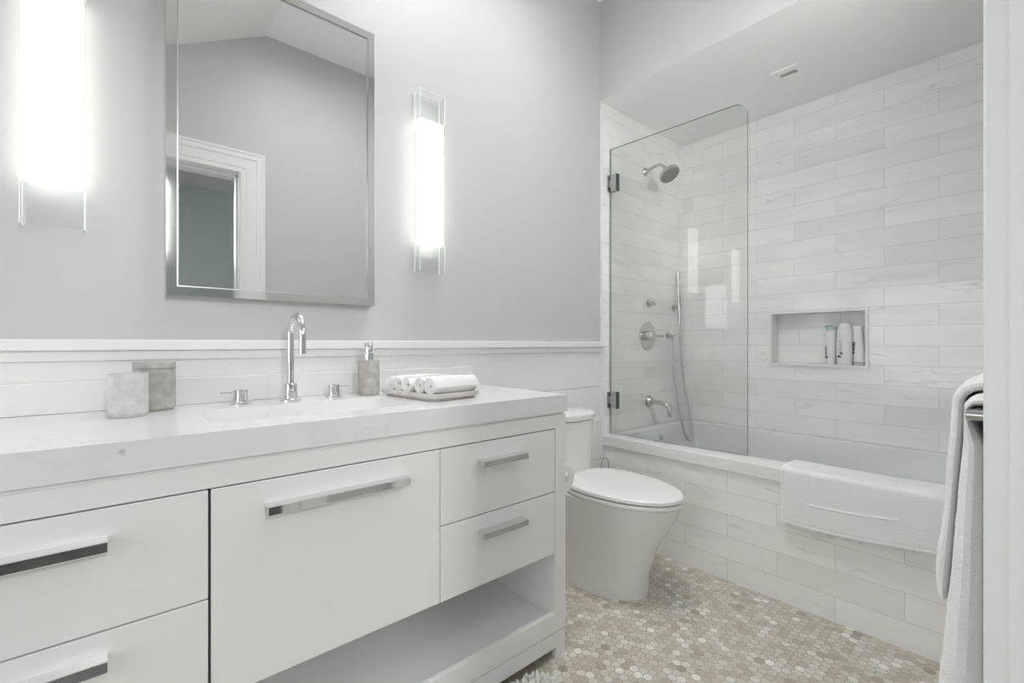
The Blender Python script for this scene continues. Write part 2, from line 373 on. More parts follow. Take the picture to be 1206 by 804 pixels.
# tiled walls
bm = B(); box(bm, XE+0.020, XN+0.15, YW-0.003, YW+0.12, 0.3, ZA); struct('wall_shower_end', bm, M['tile_x'])
ny0, ny1, nz0, nz1 = 0.572, 1.039, 0.925, 1.237
bm = B()
for a in ((YSB, ny0+0.008, 0.3, ZA), (ny1-0.008, YW, 0.3, ZA), (ny0+0.008, ny1-0.008, 0.3, nz0+0.008), (ny0+0.008, ny1-0.008, nz1-0.008, ZA)): box(bm, XN, XN+0.15, *a)
struct('wall_east', bm, M['tile_y'])
nw = 0.013
bm = B(); prism_hole(bm, [(ny0, nz0), (ny1, nz0), (ny1, nz1), (ny0, nz1)], [(ny0+nw, nz0+nw), (ny1-nw, nz0+nw), (ny1-nw, nz1-nw), (ny0+nw, nz1-nw)], XN-0.010, XN+0.095, lambda p, d: (d, p[0], p[1]))
struct('trim_niche', bm, M['ledge'])
bm = B(); box(bm, XN+0.09, XN+0.10, ny0, ny1, nz0, nz1); struct('wall_niche_back', bm, M['tile_y'])
# south wall with the doorway the photograph is taken through
DX0, DX1, DZ = -0.37, 0.543, 2.066
bm = B()
box(bm, XW, DX0, YSB, YS, FZ, ZC+0.05); hx0, hx1, hz0, hz1 = 1.43, 1.97, 1.72, 2.36   # small high window over the towel bar, unseen, added to let in fill light
box(bm, DX1, hx0, YSB, YS, FZ, ZC+0.05); box(bm, hx1, XN+0.12, YSB, YS, FZ, ZC+0.05); box(bm, hx0, hx1, YSB, YS, FZ, hz0); box(bm, hx0, hx1, YSB, YS, hz1, ZC+0.05); box(bm, DX0, DX1, YSB, YS, DZ, ZC+0.05)
struct('wall_south', bm, M['wall'])
bm = B(); prism_hole(bm, [(hx0-0.05, hz0-0.05), (hx1+0.045, hz0-0.05), (hx1+0.045, hz1+0.03), (hx0-0.05, hz1+0.03)], [(hx0, hz0), (hx1, hz0), (hx1, hz1), (hx0, hz1)], YS, YS+0.015, lambda p, d: (p[0], d, p[1])); struct('added_window_3', bm, M['white'])  # frame of the added high window, out of view
# casing: stepped profile, outer edge 132 mm from the opening (profile u = distance from the opening, w = projection)
def casing(name, ywall, sgn):
    prof = [(0.0, 0.0), (0.0, 0.0185), (0.003, 0.0205), (0.010, 0.0205), (0.014, 0.0105), (0.030, 0.0105), (0.033, 0.0135), (0.085, 0.0145), (0.089, 0.019), (0.104, 0.0195), (0.107, 0.0165), (0.116, 0.0165), (0.118, 0.0205), (0.132, 0.0205), (0.132, 0.0)]
    bm = B(); r = []
    for (cx, cz, sx_, sz_) in ((DX0, FZ, -1, 0), (DX0, DZ, -1, 1), (DX1, DZ, 1, 1), (DX1, FZ, 1, 0)):
        r.append([(cx + sx_*u, ywall + sgn*w, cz + sz_*u) for u, w in prof])
    loft(bm, r); struct(name, bm, M['white'])
casing('trim_door', YS, 1); casing('trim_door_bedroom', YSB, -1)
bm = B()
for (a, b) in ((YSB-0.002, -0.075), (-0.075, -0.035), (-0.035, YS+0.006)):
    k = 0.010 if a == -0.075 else 0.0
    box(bm, DX1-0.004-k, DX1+0.01, a, b, FZ, DZ, 0.001, 1); box(bm, DX0-0.01, DX0+0.004+k, a, b, FZ, DZ, 0.001, 1); box(bm, DX0, DX1, a, b, DZ-0.004-k, DZ+0.01, 0.001, 1)
struct('door_frame', bm, M['white'])
# bedroom beyond the door, seen in the mirror
bm = B(); box(bm, XW, XN, -3.6, -3.5, FZ, ZC+0.05); struct('wall_bedroom_far', bm, M['green'])
bm = B(); box(bm, XN, XN+0.12, -3.6, YSB, FZ, ZC+0.05); struct('wall_bedroom_east', bm, M['green'])

# ------------------------------------------------------------------ tub: tiled front, ledge, tub
bm = B(); box(bm, XT, XT+0.06, YSB+0.1, YW, FZ-0.03, 0.488); struct('wall_tub_front', bm, M['tile_ap'])
bm = B(); box(bm, XT-0.013, XT+0.085, YS, YW, 0.486, 0.541, 0.003, 2); struct('trim_tub_ledge', bm, M['ledge'])
tub = thing('bathtub', 'white built-in bathtub behind the marble tiled front', 'bathtub', (2.48, 0.8, 0.05))
bm = B(); X0, X1, Y0, Y1 = XT+0.075, XN-0.002, YS+0.002, YW-0.006
R_ = [rrect(X0, X1, Y0, Y1, 0.004, 0.50), rrect(X0, X1, Y0, Y1, 0.004, 0.538), rrect(X0+0.002, X1-0.002, Y0+0.002, Y1-0.002, 0.004, 0.543),
      rrect(X0+0.025, X1-0.048, Y0+0.075, Y1-0.062, 0.09, 0.546), rrect(X0+0.034, X1-0.058, Y0+0.085, Y1-0.072, 0.085, 0.540), rrect(X0+0.038, X1-0.064, Y0+0.09, Y1-0.078, 0.08, 0.525),
      rrect(X0+0.055, X1-0.085, Y0+0.14, Y1-0.10, 0.09, 0.30), rrect(X0+0.085, X1-0.115, Y0+0.20, Y1-0.13, 0.09, 0.16), rrect(X0+0.13, X1-0.16, Y0+0.26, Y1-0.17, 0.08, 0.14)]
loft(bm, R_, cap0=False, cap1=True); part('tub_shell', bm, M['acrylic'], tub, True)
bm = B(); lathe(bm, (2.50, YW-0.006-0.080, 0.475), (0, -1, 0), [(0, 0.022), (0.004, 0.022), (0.006, 0.019), (0.007, 0.0)], 28); part('overflow_cover', bm, M['nickel'], tub, True, 'round chrome overflow cover')
bm = B(); lathe(bm, (2.50, 1.33, 0.139), (0, 0, 1), [(0, 0.032), (0.004, 0.032), (0.006, 0.0)], 24); part('drain', bm, M['nickel'], tub, True, 'chrome drain')

# ------------------------------------------------------------------ glass screen
gx = 2.108
scr = thing('shower_screen', 'frameless clear glass tub screen with a rounded top corner', 'shower screen', (gx, 1.584, 0.541))
gy0, gy1, gz0, gz1 = 0.860, 1.586, 0.5505, 2.150
rad = 0.065
out = [(gy1, gz0), (gy1, gz1)] + [(gy0+rad + rad*math.cos(a), gz1-rad + rad*math.sin(a)) for a in [PI/2 + PI/2*i/10 for i in range(11)]] + [(gy0, gz0)]
bm = B(); extrude_poly(bm, out, lambda p, d: (d, p[0], p[1]), gx-0.005, gx+0.005)
for f in bm.faces: f.material_index = 0 if abs(f.normal.x) > 0.9 or len(f.verts) > 4 else 1
part('glass_pane', bm, [M['glass'], M['glass_edge']], scr)
bm = B(); box(bm, gx-0.006, gx+0.006, gy0+0.003, gy1, 0.5475, 0.5515); part('bottom_seal', bm, M['steel'], scr, label='thin grey seal strip along the bottom')
for zc in (1.955, 0.735):
    bm = B(); h = 0.047
    for sx_ in (-1, 1):
        xa, xb = sorted((gx+sx_*0.006, gx+sx_*0.014)); box(bm, xa, xb, 1.542, 1.578, zc-h, zc+h, 0.0012, 1)
    hg = part('hinge', bm, M['steel'], scr, label='square metal wall hinge')
    bm = B(); box(bm, gx-0.013, gx+0.013, 1.578, YW-0.004, zc-0.022, zc+0.022, 0.001, 1); box(bm, gx-0.028, gx+0.028, YW-0.008, YW-0.003, zc-0.045, zc+0.045, 0.001, 1)
    part('wall_plate', bm, M['steel'], hg)
    bm = B(); box(bm, gx-0.015, gx+0.015, 1.539, 1.5425, zc-h, zc+h); part('gasket', bm, M['rubber'], hg, label='dark gasket edge')

scr.rotation_euler = (0, 0, math.radians(3.5))   # the hinged screen stands swung slightly over the tub

# ------------------------------------------------------------------ shower fittings
WY = YW-0.003
sh = thing('overhead_shower', 'round chrome shower head on a bent wall arm, high on the tiled wall', 'shower head', (2.46, WY, 2.112))
bm = B(); lathe(bm, (2.46, WY, 2.112), (0, -1, 0), [(0, 0.026), (0.008, 0.026), (0.014, 0.02), (0.018, 0.012)], 28); part('flange', bm, M['nickel'], sh, True)
arm = smooth_path([(2.46, WY-0.01, 2.112), (2.46, 1.55, 2.122), (2.46, 1.50, 2.128), (2.46, 1.468, 2.112), (2.46, 1.450, 2.088)])
bm = B(); tube(bm, arm, 0.0098); part('shower_arm', bm, M['nickel'], sh, True)
hd = Vector((-0.05, -0.56, -0.83)).normalized(); hc = Vector((2.46, 1.450, 2.088))
bm = B(); lathe(bm, hc - hd*0.004, hd, [(0, 0.013), (0.010, 0.017), (0.022, 0.026), (0.032, 0.054), (0.040, 0.061), (0.054, 0.061), (0.056, 0.058)], 40); h_ = part('spray_head', bm, M['nickel'], sh, True)
bm = B(); lathe(bm, hc + hd*0.0521, hd, [(0, 0.056), (0.003, 0.055), (0.004, 0.0)], 40)
d_, u_, v_ = frame_of(hd)
for r_, n_ in ((0.015, 8), (0.032, 14), (0.047, 20)):
    for i in range(n_):
        a = 2*PI*i/n_; lathe(bm, hc + hd*0.055 + (u_*math.cos(a)+v_*math.sin(a))*r_, hd, [(0, 0.0026), (0.003, 0.0016)], 8)
part('spray_face', bm, mat('spray_face_rubber', (0.22, 0.22, 0.19), 0.4), h_, True, 'darker spray face with nozzles')
kn = thing('diverter_knob', 'small chrome diverter knob above the round valve plate', 'knob', (2.498, WY, 1.303))
bm = B(); lathe(bm, (2.498, WY, 1.303), (0, -1, 0), [(0, 0.024), (0.005, 0.024), (0.008, 0.020), (0.010, 0.010)], 26); part('flange', bm, M['nickel'], kn, True)
bm = B(); lathe(bm, (2.498, WY-0.008, 1.303), (0, -1, 0), [(0, 0.010), (0.008, 0.014), (0.04, 0.014), (0.042, 0.012)], 26); part('knob', bm, M['nickel'], kn, True)
va = thing('shower_valve', 'round chrome shower valve plate with a barrel lever handle', 'shower valve', (2.488, WY, 1.10))
bm = B(); lathe(bm, (2.488, WY, 1.10), (0, -1, 0), [(0, 0.088), (0.004, 0.088), (0.007, 0.084), (0.008, 0.03)], 48); part('wall_plate', bm, M['nickel'], va, True)
bm = B(); lathe(bm, (2.474, WY-0.006, 1.10), (0, -1, 0), [(0, 0.028), (0.045, 0.028), (0.050, 0.025), (0.051, 0.0)], 32); hb = part('valve_handle', bm, M['nickel'], va, True)
bm = B(); tube(bm, [(2.495, WY-0.032, 1.10), (2.55, WY-0.032, 1.10), (2.615, WY-0.032, 1.10)], 0.0085); part('lever', bm, M['nickel'], hb, True)
sp = thing('tub_spout', 'curved chrome tub spout low on the tiled wall above the tub', 'tub spout', (2.498, WY, 0.695))
bm = B(); lathe(bm, (2.498, WY, 0.695), (0, -1, 0), [(0, 0.037), (0.006, 0.037), (0.010, 0.032), (0.016, 0.028), (0.026, 0.024), (0.028, 0.018)], 32); part('flange', bm, M['nickel'], sp, True)
bm = B(); tube(bm, smooth_path([(2.498, WY-0.015, 0.695), (2.498, 1.52, 0.692), (2.498, 1.475, 0.684), (2.498, 1.452, 0.662), (2.498, 1.447, 0.635), (2.498, 1.447, 0.614)]), 0.0145, 20); part('spout_pipe', bm, M['nickel'], sp, True)
hs = thing('hand_shower', 'slim chrome hand shower wand with a long looping metal hose', 'hand shower', (2.80, WY, 1.29))
bm = B(); lathe(bm, (2.80, WY, 1.292), (0, -1, 0), [(0, 0.024), (0.006, 0.024), (0.010, 0.020), (0.013, 0.009), (0.036, 0.009)], 26)
lathe(bm, (2.80, 1.553, 1.282), (0, 0.03, 1), [(0, 0.016), (0.022, 0.017)], 20); part('holder', bm, M['nickel'], hs, True)
bm = B(); tube(bm, [(2.803, 1.552, 1.17), (2.803, 1.552, 1.21), (2.80, 1.553, 1.29), (2.795, 1.556, 1.40), (2.790, 1.560, 1.52)], [0.009, 0.011, 0.0115, 0.011, 0.010]); part('wand', bm, M['nickel'], hs, True)
bm = B(); lathe(bm, (2.72, WY, 1.108), (0, -1, 0), [(0, 0.026), (0.006, 0.026), (0.01, 0.018), (0.012, 0.011), (0.045, 0.011), (0.05, 0.008)], 24)
lathe(bm, (2.72, WY-0.035, 1.108), (0, 0, -1), [(0, 0.010), (0.03, 0.009), (0.034, 0.0075)], 18); part('wall_elbow', bm, M['nickel'], hs, True)
bm = B(); tube(bm, smooth_path([(2.72, WY-0.035, 1.08), (2.721, 1.555, 0.95), (2.718, 1.535, 0.75), (2.708, 1.495, 0.60), (2.712, 1.465, 0.48), (2.735, 1.450, 0.44), (2.768, 1.452, 0.455), (2.790, 1.462, 0.51), (2.806, 1.485, 0.62), (2.815, 1.53, 0.80), (2.812, 1.55, 1.0), (2.803, 1.552, 1.17)], 10), 0.0075, 12); part('hose', bm, M['steel'], hs, True, 'flexible metal hose')

# ------------------------------------------------------------------ ceiling fitting over the tub
vt = thing('ceiling_fan_grille', 'small square white fitting with a slot in the ceiling over the tub', 'ceiling fitting', (2.512, 0.815, ZA))
bm = B(); prism_hole(bm, [(2.455, 0.755), (2.570, 0.755), (2.570, 0.875), (2.455, 0.875)], [(2.495, 0.775), (2.533, 0.775), (2.533, 0.85), (2.495, 0.85)], ZA-0.007, ZA-0.0005); part('cover', bm, M['ceil'], vt)
bm = B(); box(bm, 2.49, 2.538, 0.77, 0.855, ZA-0.003, ZA-0.0004); part('slot', bm, mat('grey_slot', (0.42, 0.42, 0.40), 0.5), vt, label='grey recessed slot')

# ------------------------------------------------------------------ niche bottles
def super_ring(cx, cy, z, a, b, p=2.6, n=32):
    out = []
    for i in range(n):
        t = 2*PI*i/n; c, s = math.cos(t), math.sin(t)
        out.append((cx + a*math.copysign(abs(c)**(2/p), c), cy + b*math.copysign(abs(s)**(2/p), s), z))
    return out
NZ = nz0+nw
bx = XN+0.045
b1 = thing('shampoo_bottle', 'slim white bottle with a mint green cap, leftmost of three in the niche', 'bottle', (bx, 0.745, NZ), 'toiletries in the niche')
bm = B(); loft(bm, [super_ring(bx, 0.745, NZ+z, a, b) for z, a, b in ((0, 0.024, 0.019), (0.004, 0.026, 0.0215), (0.10, 0.026, 0.0225), (0.180, 0.025, 0.0215), (0.186, 0.022, 0.019))]); part('bottle_body', bm, M['bottle'], b1, True)
bm = B(); loft(bm, [super_ring(bx, 0.748, NZ+z, a, b) for z, a, b in ((0.184, 0.022, 0.020), (0.204, 0.023, 0.023), (0.210, 0.0215, 0.022))]); cp = part('cap', bm, M['mint'], b1, True, 'mint green cap')
bm = B(); box(bm, bx-0.026, bx+0.022, 0.733, 0.768, NZ+0.207, NZ+0.2105, 0.001, 1); part('flip_top', bm, mat('dark_green_rim', (0.10, 0.17, 0.15), 0.4), cp, label='dark green rim')
bm = B(); y_ = 0.745+0.0225
zt = 0.035
for k, (w, h) in enumerate(((0.010, 0.010), (0.003, 0.004), (0.008, 0.006), (0.009, 0.006), (0.006, 0.007), (0.009, 0.006), (0.008, 0.004))):
    box(bm, bx-0.022, bx-0.010, y_-0.006, y_+0.0012, NZ+zt, NZ+zt+h) if k else box(bm, bx-0.0268, bx-0.018, y_-0.012, y_-0.001, NZ+zt, NZ+zt+h)
    zt += h+0.0035
part('print', bm, M['ink'], b1, label='dark upright lettering')
b2 = thing('lotion_bottle', 'largest rounded white bottle, middle of three in the niche', 'bottle', (bx, 0.683, NZ), 'toiletries in the niche')
bm = B(); loft(bm, [super_ring(bx, 0.683, NZ+z, a, b) for z, a, b in ((0, 0.028, 0.033), (0.005, 0.030, 0.036), (0.06, 0.031, 0.0385), (0.12, 0.031, 0.038), (0.175, 0.029, 0.034), (0.198, 0.027, 0.029))]); part('bottle_body', bm, M['bottle'], b2, True)
bm = B(); loft(bm, [super_ring(bx, 0.683, NZ+z, a, b) for z, a, b in ((0.1985, 0.0265, 0.0285), (0.212, 0.025, 0.026), (0.222, 0.021, 0.020), (0.227, 0.014, 0.012), (0.228, 0.006, 0.004))]); part('cap', bm, mat('white_cap', (0.84, 0.84, 0.83), 0.25), b2, True)
bm = B()
for k in range(7): box(bm, bx-0.0318, bx-0.028, 0.690, 0.690+(0.015, 0.012, 0.016, 0.010, 0.014, 0.012, 0.015)[k], NZ+0.125-k*0.008, NZ+0.1275-k*0.008)
box(bm, bx-0.0322, bx-0.028, 0.686, 0.700, NZ+0.055, NZ+0.071)
part('print', bm, M['ink2'], b2, label='fine grey lettering and a small square mark')
bm = B(); lathe(bm, (bx-0.0295, 0.7045, NZ+0.046), (-1, 0.25, 0), [(0, 0.006), (0.0025, 0.005)], 10); lathe(bm, (bx-0.0305, 0.697, NZ+0.043), (-1, 0.1, 0), [(0, 0.0045), (0.002, 0.004)], 8); part('emblem', bm, M['ink'], b2, label='black emblem')
b3 = thing('conditioner_tube', 'white tapering tube standing on its grey cap, rightmost of three in the niche', 'bottle', (bx, 0.618, NZ), 'toiletries in the niche')
bm = B(); loft(bm, [super_ring(bx, 0.618, NZ+z, 0.021, 0.025) for z in (0, 0.003, 0.016, 0.019)]); part('cap', bm, mat('grey_cap', (0.50, 0.50, 0.49), 0.35), b3, True, 'grey cap it stands on')
bm = B(); loft(bm, [super_ring(bx, 0.618+q, NZ+z, a, b) for z, a, b, q in ((0.019, 0.022, 0.0255, 0), (0.06, 0.022, 0.0245, 0.002), (0.13, 0.017, 0.022, 0.006), (0.19, 0.008, 0.0205, 0.010), (0.202, 0.002, 0.020, 0.011), (0.208, 0.0015, 0.020, 0.011))]); part('tube_body', bm, M['bottle'], b3, True)
bm = B(); zt = 0.06
for h in (0.010, 0.006, 0.008, 0.005, 0.007, 0.006):
    box(bm, bx-0.017, bx-0.006, 0.634, 0.6455, NZ+zt, NZ+zt+h); zt += h+0.004
part('print', bm, M['ink'], b3, label='dark upright lettering')

# ------------------------------------------------------------------ vanity
YF = 1.060; CX0, CX1 = -0.369, 1.157; ZB = 0.820
vn = thing('vanity_cabinet', 'wide white vanity cabinet with drawers and an open bottom shelf', 'vanity', (0.394, 1.3, FZ))
bm = B(); YB = YW-0.004
box(bm, CX1-0.020, CX1, YF+0.02, YB, 0.082, ZB-0.010); box(bm, CX0, CX0+0.020, YF+0.02, YB, 0.082, ZB-0.010)     # sides
box(bm, CX1-0.050, CX1, YF, YF+0.02, 0.085, 0.812); box(bm, CX0, CX0+0.050, YF, YF+0.02, 0.085, 0.812)         # stiles
box(bm, CX0+0.05, CX1-0.05, YF, YF+0.02, 0.768, 0.812)                                                       # top rail
box(bm, CX0+0.05, CX1-0.05, YF, YF+0.02, 0.085, 0.147)                                                       # bottom rail
box(bm, CX0+0.02, CX1-0.02, YB-0.01, YB, 0.10, ZB-0.012)                                                     # back
box(bm, CX1-0.050, CX1-0.020, YF+0.02, YB, 0.12, 0.345); box(bm, CX0+0.020, CX0+0.05, YF+0.02, YB, 0.12, 0.345)
part('carcass', bm, M['cab'], vn)
bm = B(); box(bm, CX0+0.004, CX1-0.004, YF+0.006, YB, 0.808, ZB-0.0005); part('recess_strip', bm, M['cabin'], vn)
bm = B(); box(bm, CX0+0.02, CX1-0.02, YF+0.02, YB-0.01, 0.118, 0.136); part('shelf', bm, M['cabin'], vn, label='open bottom shelf')
bm = B(); box(bm, CX0+0.05, CX1-0.05, YF+0.021, YB-0.01, 0.348, 0.362); part('cabinet_floor', bm, M['cabin'], vn)
bm = B(); box(bm, CX0+0.052, CX1-0.052, YF+0.022, YF+0.030, 0.362, 0.768); part('gap_shade_panel', bm, M['gap'], vn)  # added dark panel, paints the shade seen between the fronts
bm = B(); box(bm, CX0+0.001, CX1-0.001, YF+0.001, YF+0.02, 0.030, 0.081, 0.001, 1)
box(bm, CX1-0.02, CX1-0.001, YF+0.02, YB, 0.030, 0.081); box(bm, CX0+0.001, CX0+0.02, YF+0.02, YB, 0.030, 0.081)
box(bm, CX0+0.01, CX1-0.01, YF+0.006, YB-0.01, 0.075, 0.100); part('plinth', bm, M['cab'], vn)
for xa, xb in ((CX1-0.047, CX1-0.001), (CX0+0.001, CX0+0.047)):
    for ya, yb in ((YF+0.001, YF+0.02), (YB-0.06, YB-0.01)):
        bm = B(); box(bm, xa, xb, ya, yb, FZ, 0.031); box(bm, min(xb, CX1-0.02) if xa > 0 else xa, xb if xa > 0 else xa+0.019, yb+0.0002, ya+0.047, FZ, 0.031)
        part('foot', bm, M['cab'], vn)
def pull(x0, x1, z, parent):
    bm = B(); c = (x0+x1)/2
    prof = [(YF-0.032, z-0.001), (YF-0.030, z), (YF+0.002, z), (YF+0.002, z-0.004), (YF-0.016, z-0.004), (YF-0.027, z-0.020), (YF-0.030, z-0.020), (YF-0.033, z-0.017)]
    extrude_poly(bm, prof, lambda p, d: (d, p[0], p[1]), x0, x1); part('handle', bm, M['chrome'], parent, False, 'polished chrome ledge pull')
def front(name, x0, x1, z0, z1, hx0, hx1, hz):
    bm = B(); box(bm, x0, x1, YF, YF+0.02, z0, z1, 0.0012, 1); f = part(name, bm, M['cab'], vn); pull(hx0, hx1, hz, f)
front('drawer', 0.659, 1.1055, 0.5565, 0.7645, 0.784, 0.955, 0.716)
front('drawer', 0.659, 1.1055, 0.349, 0.5535, 0.784, 0.955, 0.511)
front('door', 0.1365, 0.657, 0.349, 0.7645, 0.231, 0.552, 0.716)
front('drawer', CX0+0.0515, 0.1315, 0.5535, 0.7645, -0.290, -0.015, 0.716)
front('drawer', CX0+0.0515, 0.1315, 0.349, 0.5505, -0.290, -0.015, 0.513)
# countertop with sink cut-out and backsplash
SX0, SX1, SY0, SY1 = 0.150, 0.640, 1.165, 1.415
ct = thing('countertop', 'thick white marble-look countertop on the vanity cabinet', 'countertop', (0.394, 1.3, ZB))
ox0, ox1, oy0 = CX0-0.005, CX1+0.004, YF-0.004
bm = B(); prism_hole(bm, [(ox0, oy0), (ox1, oy0), (ox1, YW-0.001), (ox0, YW-0.001)], rrect(SX0, SX1, SY0, SY1, 0.028), ZB, 0.878); part('slab', bm, M['quartz'], ct)
bm = B(); box(bm, ox0, 1.141, YW-0.021, YW-0.001, 0.8785, 0.955, 0.001, 1); part('backsplash', bm, M['quartz'], ct)
sk_ = thing('sink', 'white rectangular undermount sink set into the countertop', 'sink', (0.395, 1.29, 0.70))
bm = B()
R_ = [rrect(SX0-0.02, SX1+0.02, SY0-0.02, SY1+0.02, 0.04, 0.8195), rrect(SX0-0.004, SX1+0.004, SY0-0.004, SY1+0.004, 0.032, 0.8195), rrect(SX0+0.004, SX1-0.004, SY0+0.004, SY1-0.004, 0.03, 0.79),
      rrect(SX0+0.015, SX1-0.015, SY0+0.015, SY1-0.012, 0.03, 0.70), rrect(SX0+0.03, SX1-0.03, SY0+0.03, SY1-0.03, 0.03, 0.682), rrect(SX0+0.10, SX1-0.10, SY0+0.09, SY1-0.09, 0.03, 0.676)]
loft(bm, R_, cap0=False); part('basin', bm, M['porcelain'], sk_, True)
bm = B(); lathe(bm, (0.395, 1.29, 0.6765), (0, 0, 1), [(0, 0.028), (0.003, 0.028), (0.005, 0.024), (0.005, 0.0)], 28); part('drain', bm, M['chrome'], sk_, True, 'chrome drain')
# faucet
FX, FY, CT = 0.397, 1.497, 0.8785
fc = thing('faucet', 'tall chrome gooseneck faucet with two round lever handles behind the sink', 'faucet', (FX, FY, CT))
bm = B(); lathe(bm, (FX, FY, CT), (0, 0, 1), [(0, 0.031), (0.004, 0.031), (0.0055, 0.029), (0.006, 0.019), (0.050, 0.019), (0.052, 0.0175), (0.052, 0.010)], 40); part('spout_base', bm, M['chrome'], fc, True)
pts = [(FX, FY, CT+0.045), (FX, FY, CT+0.12), (FX, FY, 1.060)] + [(FX, FY-0.060+0.060*math.cos(a), 1.073+0.060*math.sin(a)) for a in [PI*i/24 for i in range(25)]] + [(FX, FY-0.120, 1.05), (FX, FY-0.120, 1.022)]
bm = B(); tube(bm, pts, 0.0100, 24); part('gooseneck', bm, M['chrome'], fc, True)
for s_, hx in ((-1, FX-0.132), (1, FX+0.132)):
    bm = B(); lathe(bm, (hx, FY+0.005, CT), (0, 0, 1), [(0, 0.027), (0.004, 0.027), (0.005, 0.025), (0.0055, 0.018), (0.040, 0.018), (0.041, 0.0165), (0.041, 0.0)], 36); hh = part('tap_handle', bm, M['chrome'], fc, True)
    bm = B(); tube(bm, [(hx+s_*0.015, FY+0.005, CT+0.0325), (hx+s_*0.05, FY+0.005, CT+0.0325)], 0.0027, 10); part('lever', bm, M['chrome'], hh, True)
# soap dispenser
px, py = 0.645, 1.496
sd = thing('soap_dispenser', 'grey concrete soap dispenser with a chrome pump, beside the faucet', 'soap dispenser', (px, py, CT))
bm = B(); lathe(bm, (px, py, CT), (0, 0, 1), [(0, 0.033), (0.002, 0.0352), (0.112, 0.0352), (0.116, 0.034), (0.118, 0.031), (0.118, 0.0)], 40); part('bottle_body', bm, M['concrete2'], sd, True)
bm = B(); lathe(bm, (px, py, CT+0.118), (0, 0, 1), [(0, 0.017), (0.022, 0.017), (0.0225, 0.006), (0.028, 0.006)], 32); part('pump_collar', bm, M['chrome'], sd, True)
bm = B(); lathe(bm, (px, py, CT+0.145), (0, 0, 1), [(0, 0.0145), (0.029, 0.0145), (0.0305, 0.0135), (0.0305, 0.0)], 32)
tube(bm, [(px, py-0.008, CT+0.164), (px-0.012, py-0.030, CT+0.163), (px-0.016, py-0.040, CT+0.158)], 0.0045, 12); part('pump_head', bm, M['chrome'], sd, True)
# tumbler and canister
px, py = 0.016, 1.420
bm = B(); lathe(bm, (px, py, CT), (0, 0, 1), [(0, 0.035), (0.006, 0.035), (0.0065, 0.0385), (0.100, 0.0385), (0.1015, 0.0375), (0.1015, 0.0335), (0.098, 0.032), (0.012, 0.031), (0.011, 0.0)], 48)
solo('tumbler', 'smaller open round light concrete tumbler on the countertop', 'tumbler', bm, M['concrete'], (px, py, CT), True)
px, py = 0.070, 1.515
cn = thing('canister', 'larger round grey concrete canister with a lid, behind the small tumbler', 'canister', (px, py, CT))
bm = B(); lathe(bm, (px, py, CT), (0, 0, 1), [(0, 0.041), (0.006, 0.041), (0.0065, 0.0450), (0.106, 0.0450), (0.1065, 0.043), (0.108, 0.043)], 48); part('jar_body', bm, M['concrete2'], cn, True)
bm = B(); lathe(bm, (px, py, CT+0.1083), (0, 0, 1), [(0, 0.0445), (0.001, 0.0455), (0.015, 0.0455), (0.0165, 0.0445), (0.0168, 0.0)], 48); part('lid', bm, M['concrete2'], cn, True)
# tray and rolled face cloths
TA = math.radians(6); TC = Vector((0.778, 1.318, CT))
def trot(x, y, z): return (TC.x + x*math.cos(TA) - y*math.sin(TA), TC.y + x*math.sin(TA) + y*math.cos(TA), CT+z)
bm = B(); TX, TY = 0.098, 0.150
R_ = [[trot(*p) for p in rrect(-TX+i, TX-i, -TY+i, TY-i, r, z)] for i, r, z in ((0.012, 0.02, 0), (0.012, 0.02, 0.007), (0.002, 0.025, 0.008), (0.0, 0.027, 0.010), (0.0, 0.027, 0.020), (0.002, 0.025, 0.022), (0.005, 0.022, 0.022), (0.008, 0.02, 0.020), (0.010, 0.018, 0.012))]
loft(bm, R_); solo('tray', 'shallow grey rectangular tray under the rolled white towels', 'tray', bm, M['tray'], TC, True)
def roll_mesh(bm, L, r, seed):
    turns = 3.0; n = 72; L2 = L/2; nseg = 18
    prof = []
    for i in range(n+1):
        t = i/n; a = turns*2*PI*t + seed; rad_ = 0.004 + (r-0.004)*t; prof.append((rad_*math.cos(a), rad_*math.sin(a), a, t))
    th = (r/turns)*0.86
    def fn(u, v):
        i = min(int(round(v*n)), n); y_, z_, a, t = prof[i]
        x_ = -L2 + L*u
        bul = 1 + 0.05*math.sin(PI*u) + 0.13*noise.noise(Vector((x_*30, y_*38+seed*3, z_*38))) + 0.05*noise.noise(Vector((x_*160, y_*160+seed, z_*160)))
        skew = 0.006*t*math.sin(seed*3)
        edge = 0.004*noise.noise(Vector((t*9, seed, u*5)))
        nn = Vector((0, math.cos(a), math.sin(a)))
        return (x_*(1-0.10*(1-t)) + skew + edge, y_*bul, z_*bul), nn
    sheet(bm, fn, nseg, n, th)
lbl = ['rearmost rolled white towel on the tray, nearest the soap dispenser', 'second rolled white towel from the back of the tray', 'middle one of the five rolled white towels on the tray',
       'fourth rolled white towel, just behind the front one on the tray', 'front rolled white towel on the tray, its spiral end showing']
for k in range(5):
    r_ = 0.0252 if k < 4 else 0.0268
    yy = 0.113 - k*0.0560
    bm = B(); roll_mesh(bm, 0.170 if k < 4 else 0.176, r_, 0.7*k+0.4)
    for v in bm.verts:
        x_, y_, z_ = v.co; z2 = max(z_ + r_ + 0.0155, 0.0135); p = trot(x_+0.003*math.sin(k*2), y_+yy, z2); v.co = p
    solo('rolled_towel', lbl[k], 'towel', bm, M['towel'], trot(0, yy, 0.0135), True, 'rolled towels on the tray')

